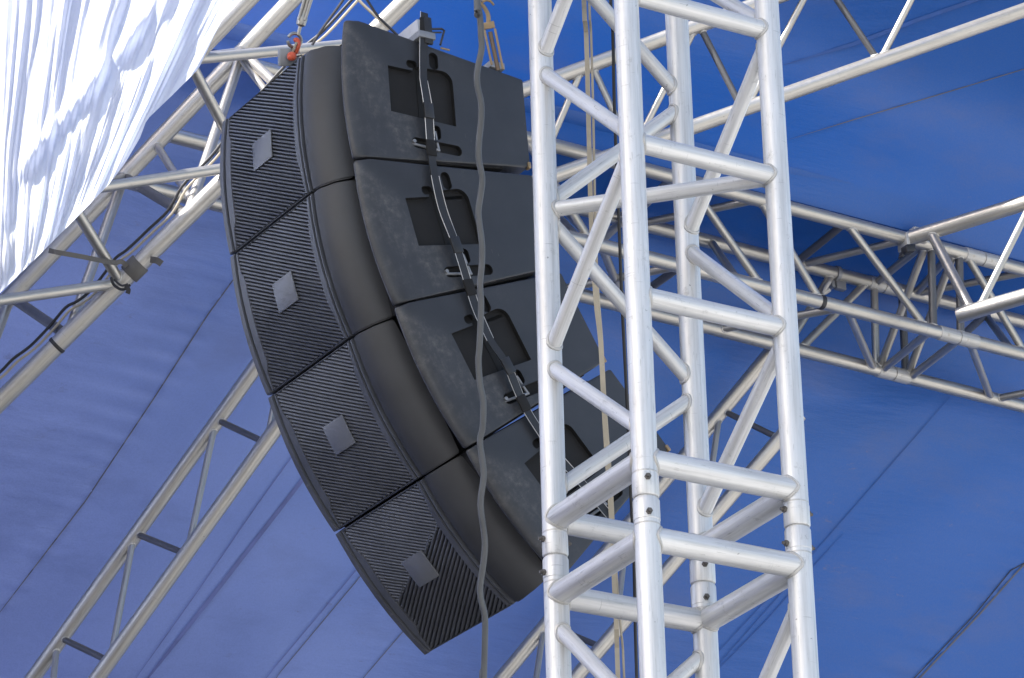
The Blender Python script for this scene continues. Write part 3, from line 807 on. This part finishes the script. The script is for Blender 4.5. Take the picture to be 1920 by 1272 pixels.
# node pieces at the corner
nd = onchord(RCH['A'], 1712, 448)
bm = bmesh.new(); add_box(bm, nd + (px2w(1722, 440, 13.0) - px2w(1712, 448, 13.0)), uR, Z3.cross(uR), Z3, .030, .022, .030, .009)
add_box(bm, nd + (px2w(1695, 452, 12.97) - px2w(1712, 448, 13.0)), uR, Z3.cross(uR), Z3, .008, .03, .031, .004)
NODE = place(link_bm('corner_clamp', bm, WELD), Vector((0, 0, 0))); tag(NODE, 'worn corner clamp joining the trusses at the right, with a dark tape tuft', 'clamp')
bm = bmesh.new(); q = px2w(1703, 468, 13.0); add_box(bm, q, (uR + Z3 * .3).normalized(), Z3.cross(uR), Z3, .022, .02, .016, .006); add_box(bm, px2w(1691, 478, 13.0), (uR * .4 + Z3).normalized(), Z3.cross(uR), uR, .014, .012, .006, .002)
link_bm('tape', bm, BLACK, NODE)
# pulley clamp on chord B
q = onchord(RCH['B'], 1568, 514)
CL = thing('beam_clamp', 'small dark metal clamp hooked on the level truss just right of the tower', 'clamp', q)
bm = bmesh.new(); dB = (RCH['B'][1] - RCH['B'][0]).normalized(); add_tube(bm, q - dB * .008, q + dB * .008, .031, 20); place(link_bm('band', bm, BRACKET, CL), q)
bm = bmesh.new(); add_box(bm, q + px2w(1575, 536, 13) - px2w(1568, 514, 13), dB, Z3, dB.cross(Z3), .022, .02, .012, .003); add_box(bm, q + px2w(1557, 530, 13) - px2w(1568, 514, 13), dB, Z3, dB.cross(Z3), .008, .028, .02, .003); place(link_bm('jaw', bm, BRACKET, CL), q)
bm = bmesh.new(); add_path(bm, [q + px2w(x, y, 12.9) - px2w(1568, 514, 13) for x, y in ((1556, 544), (1544, 552), (1548, 540), (1556, 528))], .008, 8, smooth=3); place(link_bm('hook', bm, WELD, CL), q)
# black tape bands
def band(ch, x, y, r, l, label, mat=BLACK):
    a = onchord(ch, x, y); d = (ch[1] - ch[0]).normalized()
    bm = bmesh.new(); add_tube(bm, a - d * l, a + d * l, r, 24, [(0, r * .97), (.002, r), (2 * l - .002, r), (2 * l, r * .97)])
    o = link_bm('tape_band', bm, mat); tag(o, label, 'tape'); return o
band(RCH['C'], 1540, 565, .0275, .009, 'black tape band round the level truss beside the right tube of the tower')
band(LCH['a'], 99, 640, .0305, .006, 'thin black tape band round the lowest tube of the upper left truss')
o = band(LCH['a'], 250, 502, .0345, .026, 'grey cloth sleeve wrapped round the lowest tube of the upper left truss', TAPE)
o['category'] = 'sleeve'
# flap and knots
bm = bmesh.new(); add_path(bm, [px2w(282, 487, 10.95), px2w(294, 489, 10.94), px2w(303, 495, 10.93)], .005, flat=(.010, .0018, FW), smooth=3); link_bm('flap', bm, TAPE, o)
a = onchord(LCH['a'], 222, 530)
TP = thing('cable_tie', 'ragged black tie knotted on the upper left truss just below the grey sleeve', 'cable tie', a)
bm = bmesh.new(); add_path(bm, [px2w(x, y, 10.94) for x, y in ((208, 520), (212, 532), (219, 539), (228, 543), (237, 541), (244, 534))], .0045, 8, smooth=4); place(link_bm('loop', bm, BLACK, TP), a)
bm = bmesh.new(); add_path(bm, [px2w(x, y, 10.93) for x, y in ((214, 524), (221, 531), (229, 536), (240, 533))], .0035, 8, smooth=4); place(link_bm('loop', bm, BLACK, TP), a)
bm = bmesh.new(); add_path(bm, [px2w(236, 536, 10.92), px2w(241, 544, 10.92), px2w(239, 551, 10.92)], .004, flat=(.007, .002, FW), smooth=2); place(link_bm('tail', bm, BLACK, TP), a)
# strap tied from the drape to the sleeve
bm = bmesh.new(); add_path(bm, [px2w(x, y, z) for x, y, z in ((92, 470, 10.72), (110, 474, 10.70), (150, 481, 10.74), (190, 489, 10.85), (215, 493, 10.93), (228, 491, 10.95), (238, 500, 10.96))], .006, flat=(.0075, .0012, FW), smooth=4)
o = link_bm('tie_strap', bm, TAPE); tag(o, 'flat grey strap stretched from the drape edge to the grey sleeve', 'strap')
# cables running along the lowest tube
def run(name, pts, z, r, mat, label, dx=0, dy=0):
    bm = bmesh.new(); add_path(bm, [px2w(x + dx, y + dy, z) for x, y in pts], r, 8, smooth=4)
    o = link_bm(name, bm, mat); tag(o, label, 'cable'); return o
path = [(-30, 728), (4, 702), (30, 676), (62, 652), (98, 615), (128, 580), (150, 568), (175, 548), (203, 513), (222, 487), (245, 470), (285, 432), (320, 398), (347, 352), (380, 318), (412, 283), (470, 205), (560, 105), (610, 62), (665, 2), (720, -60)]
run('beige_cable', path, 11.04, .0042, ROPE, 'beige cable tied along the lowest tube of the upper left truss', 3, 2)
run('black_cable', path, 11.06, .0048, BLACK, 'black cable lying beside the beige one along the upper left truss', -5, -3)
run('black_cable', [(585, 85), (606, 52), (640, 5), (668, -40)], 10.6, .004, BLACK, 'short black cable above the left corner of the top speaker')
run('black_cable', [(675, -20), (692, 6), (708, 30), (730, 52), (760, 80)], 10.5, .004, BLACK, 'short black cable dropping behind the top edge of the top speaker')
run('beige_cable', [(655, -20), (678, 6), (700, 27), (730, 55)], 10.6, .0045, ROPE, 'short beige cable beside the black one behind the top speaker')

# ---------------------------------------------------------------- tarps
def lerp(a, b, t): return a + (b - a) * t
def rline(x): return lerp(378, 548, (x - 1400) / 520)     # where the roof folds over the level truss (chord B side)
zBp = lambda x: lerp(13.05, 14.05, (x - 400) / 1500)
def wrk(x, y):
    return .035 * math.sin(x * .006 + y * .002) * math.sin(y * .005 + 1.3) + .02 * math.sin(x * .013 + y * .017) * math.sin(y * .011)
def depth_roof(x, y):
    yr = 352 + (x - 1400) * .262                          # fold, just above chord A
    f = (yr - y) / 600.0
    base_ = 12.96 + (x - 1400) * .00108
    top_ = 12.92 + (x - 1400) * .0001
    dip = .24 * sst(f * 2.0) * (1 - sst(f * 1.1 - .25))
    return base_ + (top_ - base_) * f + dip + wrk(x, y) * .7 * sst(f * 5)
def depth_back(x, y):
    yr = 352 + (x - 1400) * .262
    a_ = 12.96 + (x - 1400) * .00108
    b_ = 13.42 + (x - 1400) * .00113
    bot = lerp(12.50, 13.95, x / 1920) + .10 * max(0, (500 - x) / 500)
    g_ = y - yr
    if g_ < 115: return lerp(a_, b_, sst((g_ + 60) / 175.0)) if g_ > -60 else a_
    rp = 0
    sx = 430 - (y - 535) * .70                           # near the brown seam
    dd = sx - x
    if -10 < dd < 210: rp = .009 * math.exp(-max(dd, 0) / 80.0) * math.sin((y - .22 * x) * .17 + 2 * math.sin(y * .013))
    sx = 1895 - (y - 1075) * .92
    dd = sx - x
    if -10 < dd < 260: rp += .008 * math.exp(-max(dd, 0) / 110.0) * math.sin((y - .22 * x) * .14 + 2 * math.sin(y * .017))
    f = (g_ - 115) / 800.0
    return lerp(b_, bot, min(1.5, f)) + wrk(x, y) * sst(f * 4) + rp
def sheet(name, x0, x1, nx, ylo, yhi, ny, df, mat, thick=.003):
    bm = bmesh.new(); V = []
    for i in range(nx + 1):
        x = lerp(x0, x1, i / nx); row = []
        for j in range(ny + 1):
            y = lerp(ylo(x), yhi(x), j / ny); row.append(bm.verts.new(px2w(x, y, df(x, y))))
        V.append(row)
    for i in range(nx):
        for j in range(ny): bm.faces.new((V[i][j], V[i][j + 1], V[i + 1][j + 1], V[i + 1][j]))
    return bm
yr = lambda x: 352 + (x - 1400) * .262
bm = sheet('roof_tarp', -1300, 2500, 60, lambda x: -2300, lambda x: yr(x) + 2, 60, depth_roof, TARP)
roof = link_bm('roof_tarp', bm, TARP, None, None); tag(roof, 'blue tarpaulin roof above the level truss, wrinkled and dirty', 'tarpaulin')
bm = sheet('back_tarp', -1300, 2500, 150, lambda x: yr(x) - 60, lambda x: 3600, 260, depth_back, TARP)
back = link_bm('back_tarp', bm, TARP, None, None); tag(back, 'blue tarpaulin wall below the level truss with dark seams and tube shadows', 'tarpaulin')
# tarp wall added at the left, out of frame, to block the sun
bm = bmesh.new(); add_box(bm, Vector((-4.6, 9.9, 3.3)), X3, Y3, Z3, .01, 5.8, 2.0)
sd = link_bm('sun_block_tarp', bm, TARP); tag(sd, 'added unseen blue tarpaulin wall blocking the sun from the left', 'tarpaulin')
bm = bmesh.new(); add_box(bm, Vector((-4.62, 11.9, 7.4)), X3, Y3, Z3, .01, 3.8, 2.1)  # bright cloth added out of view to light the speaker fronts
add_box(bm, Vector((-4.62, 11.575, 12.3)), X3, Y3, Z3, .01, 4.125, 2.79)
add_box(bm, Vector((-4.62, 6.6, 7.0)), X3, Y3, Z3, .01, 1.5, 1.6)
sd = link_bm('added_bright_cloth', bm, CLOTH); tag(sd, 'added unseen white cloth lighting the speaker fronts from the left', 'drape')

def seam(pts, df, hw, mat, parent, step=14, off=.006):
    P = []
    for i in range(len(pts) - 1):
        (x0, y0), (x1, y1) = pts[i], pts[i + 1]
        n = max(2, int(math.hypot(x1 - x0, y1 - y0) / step))
        for s in range(n): P.append((lerp(x0, x1, s / n), lerp(y0, y1, s / n)))
    P.append(pts[-1])
    P = [px2w(x, y, df(x, y) - off) for x, y in P]
    bm = bmesh.new(); add_path(bm, P, hw, flat=(lambda t: hw * (.12 + .88 * min(1, 4.5 * min(t, 1 - t))), .0012, FW), smooth=1); return link_bm('seam', bm, mat, parent)
seam([(-60, 1232), (0, 1148), (160, 940), (290, 745), (390, 590), (430, 535), (560, 355)], depth_back, .0021, SEAM, back)
seam([(230, 1345), (280, 1268), (420, 1090), (564, 904), (760, 640)], depth_back, .0075, SEAML, back)
seam([(235, 1300), (370, 1110), (480, 950), (610, 770)], depth_back, .0016, SEAML, back)
seam([(470, 1340), (526, 1260), (669, 1089), (800, 925)], depth_back, .0014, SEAM, back)
seam([(455, 1330), (512, 1255), (655, 1085), (790, 915)], depth_back, .0015, SEAML, back)
seam([(640, 1325), (685, 1267), (751, 1190), (900, 1010)], depth_back, .0014, SEAM, back)
seam([(1300, 1300), (1470, 1106), (1525, 1038), (1645, 901), (1790, 735)], depth_back, .0013, SEAMB, back)
seam([(1340, 1262), (1440, 1160), (1525, 1062), (1581, 1001)], depth_back, .0015, SEAMB, back)
seam([(1340, 1230), (1470, 1090), (1525, 1030)], depth_back, .0013, SEAMB, back)
seam([(1650, 1350), (1714, 1272), (1830, 1150), (1895, 1070), (1935, 1048), (2000, 985)], depth_back, .0018, BLACK, back)
seam([(1660, 1352), (1724, 1272), (1836, 1153), (1905, 1075), (2000, 975)], depth_back, .003, SEAM, back)
seam([(1470, 122), (1600, 83), (1720, 38), (1830, 0), (2000, -60)], depth_roof, .007, SEAMB, roof)
seam([(1480, 262), (1600, 225), (1760, 178), (1920, 130), (2010, 100)], depth_roof, .0018, SEAM, roof)

# ---------------------------------------------------------------- white drape
def edge_x(y):                                            # right edge of the drape at height y
    E_ = [(-300, 560), (0, 437), (60, 405), (130, 372), (180, 322), (225, 275), (260, 262), (310, 232), (345, 205), (400, 152), (480, 72), (550, 0), (640, -110), (800, -300)]
    for (y0, x0), (y1, x1) in zip(E_, E_[1:]):
        if y0 <= y <= y1: return lerp(x0, x1, (y - y0) / (y1 - y0))
    return E_[-1][1]
bm = bmesh.new(); V = []
NS, NT = 620, 110
waves = [(random.uniform(28, 120), random.uniform(0, 6.28), random.uniform(.5, 1)) for _ in range(9)]
def pleat(u):
    h = 0
    for wl_, ph, am in waves: h += am * math.sin(6.2832 * u / wl_ + ph)
    return h
for i in range(NS + 1):
    x0 = lerp(-420, 820, i / NS); k_ = .03 + .50 * max(0, x0 / 437) ** 1.15; row = []
    for j in range(NT + 1):
        y = lerp(-300, 760, j / NT)
        xe = edge_x(y); x = x0 - y * k_ * (1 if y > 0 else .6) + 5 * math.sin(y * .011 + x0 * .02) * .6
        d_ = xe - x; cl_ = x > xe; x = min(x, xe)
        u = x0 + 9 * mnoise.noise(Vector((x0 * .01, y * .004, 4)))
        dz = .0062 * pleat(u) * (.55 + .9 * abs(mnoise.noise(Vector((x0 * .012, y * .003, 8)))))
        dz += .022 * mnoise.noise(Vector((u * .030, y * .0022, 1))) + .012 * mnoise.noise(Vector((u * .085, y * .003, 5)))
        dz += .0035 * mnoise.noise(Vector((u * .24, y * .006, 11)))
        dl = (x - 60) * .766 + (y - 290) * .643                # one loose fold crossing the pleats
        wd = sst((x - 10) / 60) * sst((330 - x) / 80)
        dz += wd * (-.026 * math.exp(-(dl / 15) ** 2) + .016 * math.exp(-((dl - 24) / 18) ** 2))
        lo = sst((dl - 10) / 50) * sst((420 - x) / 120)
        dz += lo * (.022 * mnoise.noise(Vector((x * .018 + y * .008, y * .010, 3))) + .009 * mnoise.noise(Vector((x * .05 + y * .018, y * .016, 7))))
        dz *= min(1, max(0, d_) / 22 + .15)
        row.append((bm.verts.new(px2w(x, y, 10.28 + .0008 * (437 - x) + dz)), cl_))
    V.append(row)
for i in range(NS):
    for j in range(NT):
        q = (V[i][j], V[i][j + 1], V[i + 1][j + 1], V[i + 1][j])
        if q[0][1] and q[1][1]: continue
        bm.faces.new([p[0] for p in q])
bmesh.ops.delete(bm, geom=[v for v in bm.verts if not v.link_faces], context='VERTS')
bmesh.ops.dissolve_degenerate(bm, dist=.0004, edges=bm.edges[:])
o = link_bm('drape', bm, CLOTH, None, None); tag(o, 'sunlit white pleated cloth hanging in the upper left corner', 'drape')
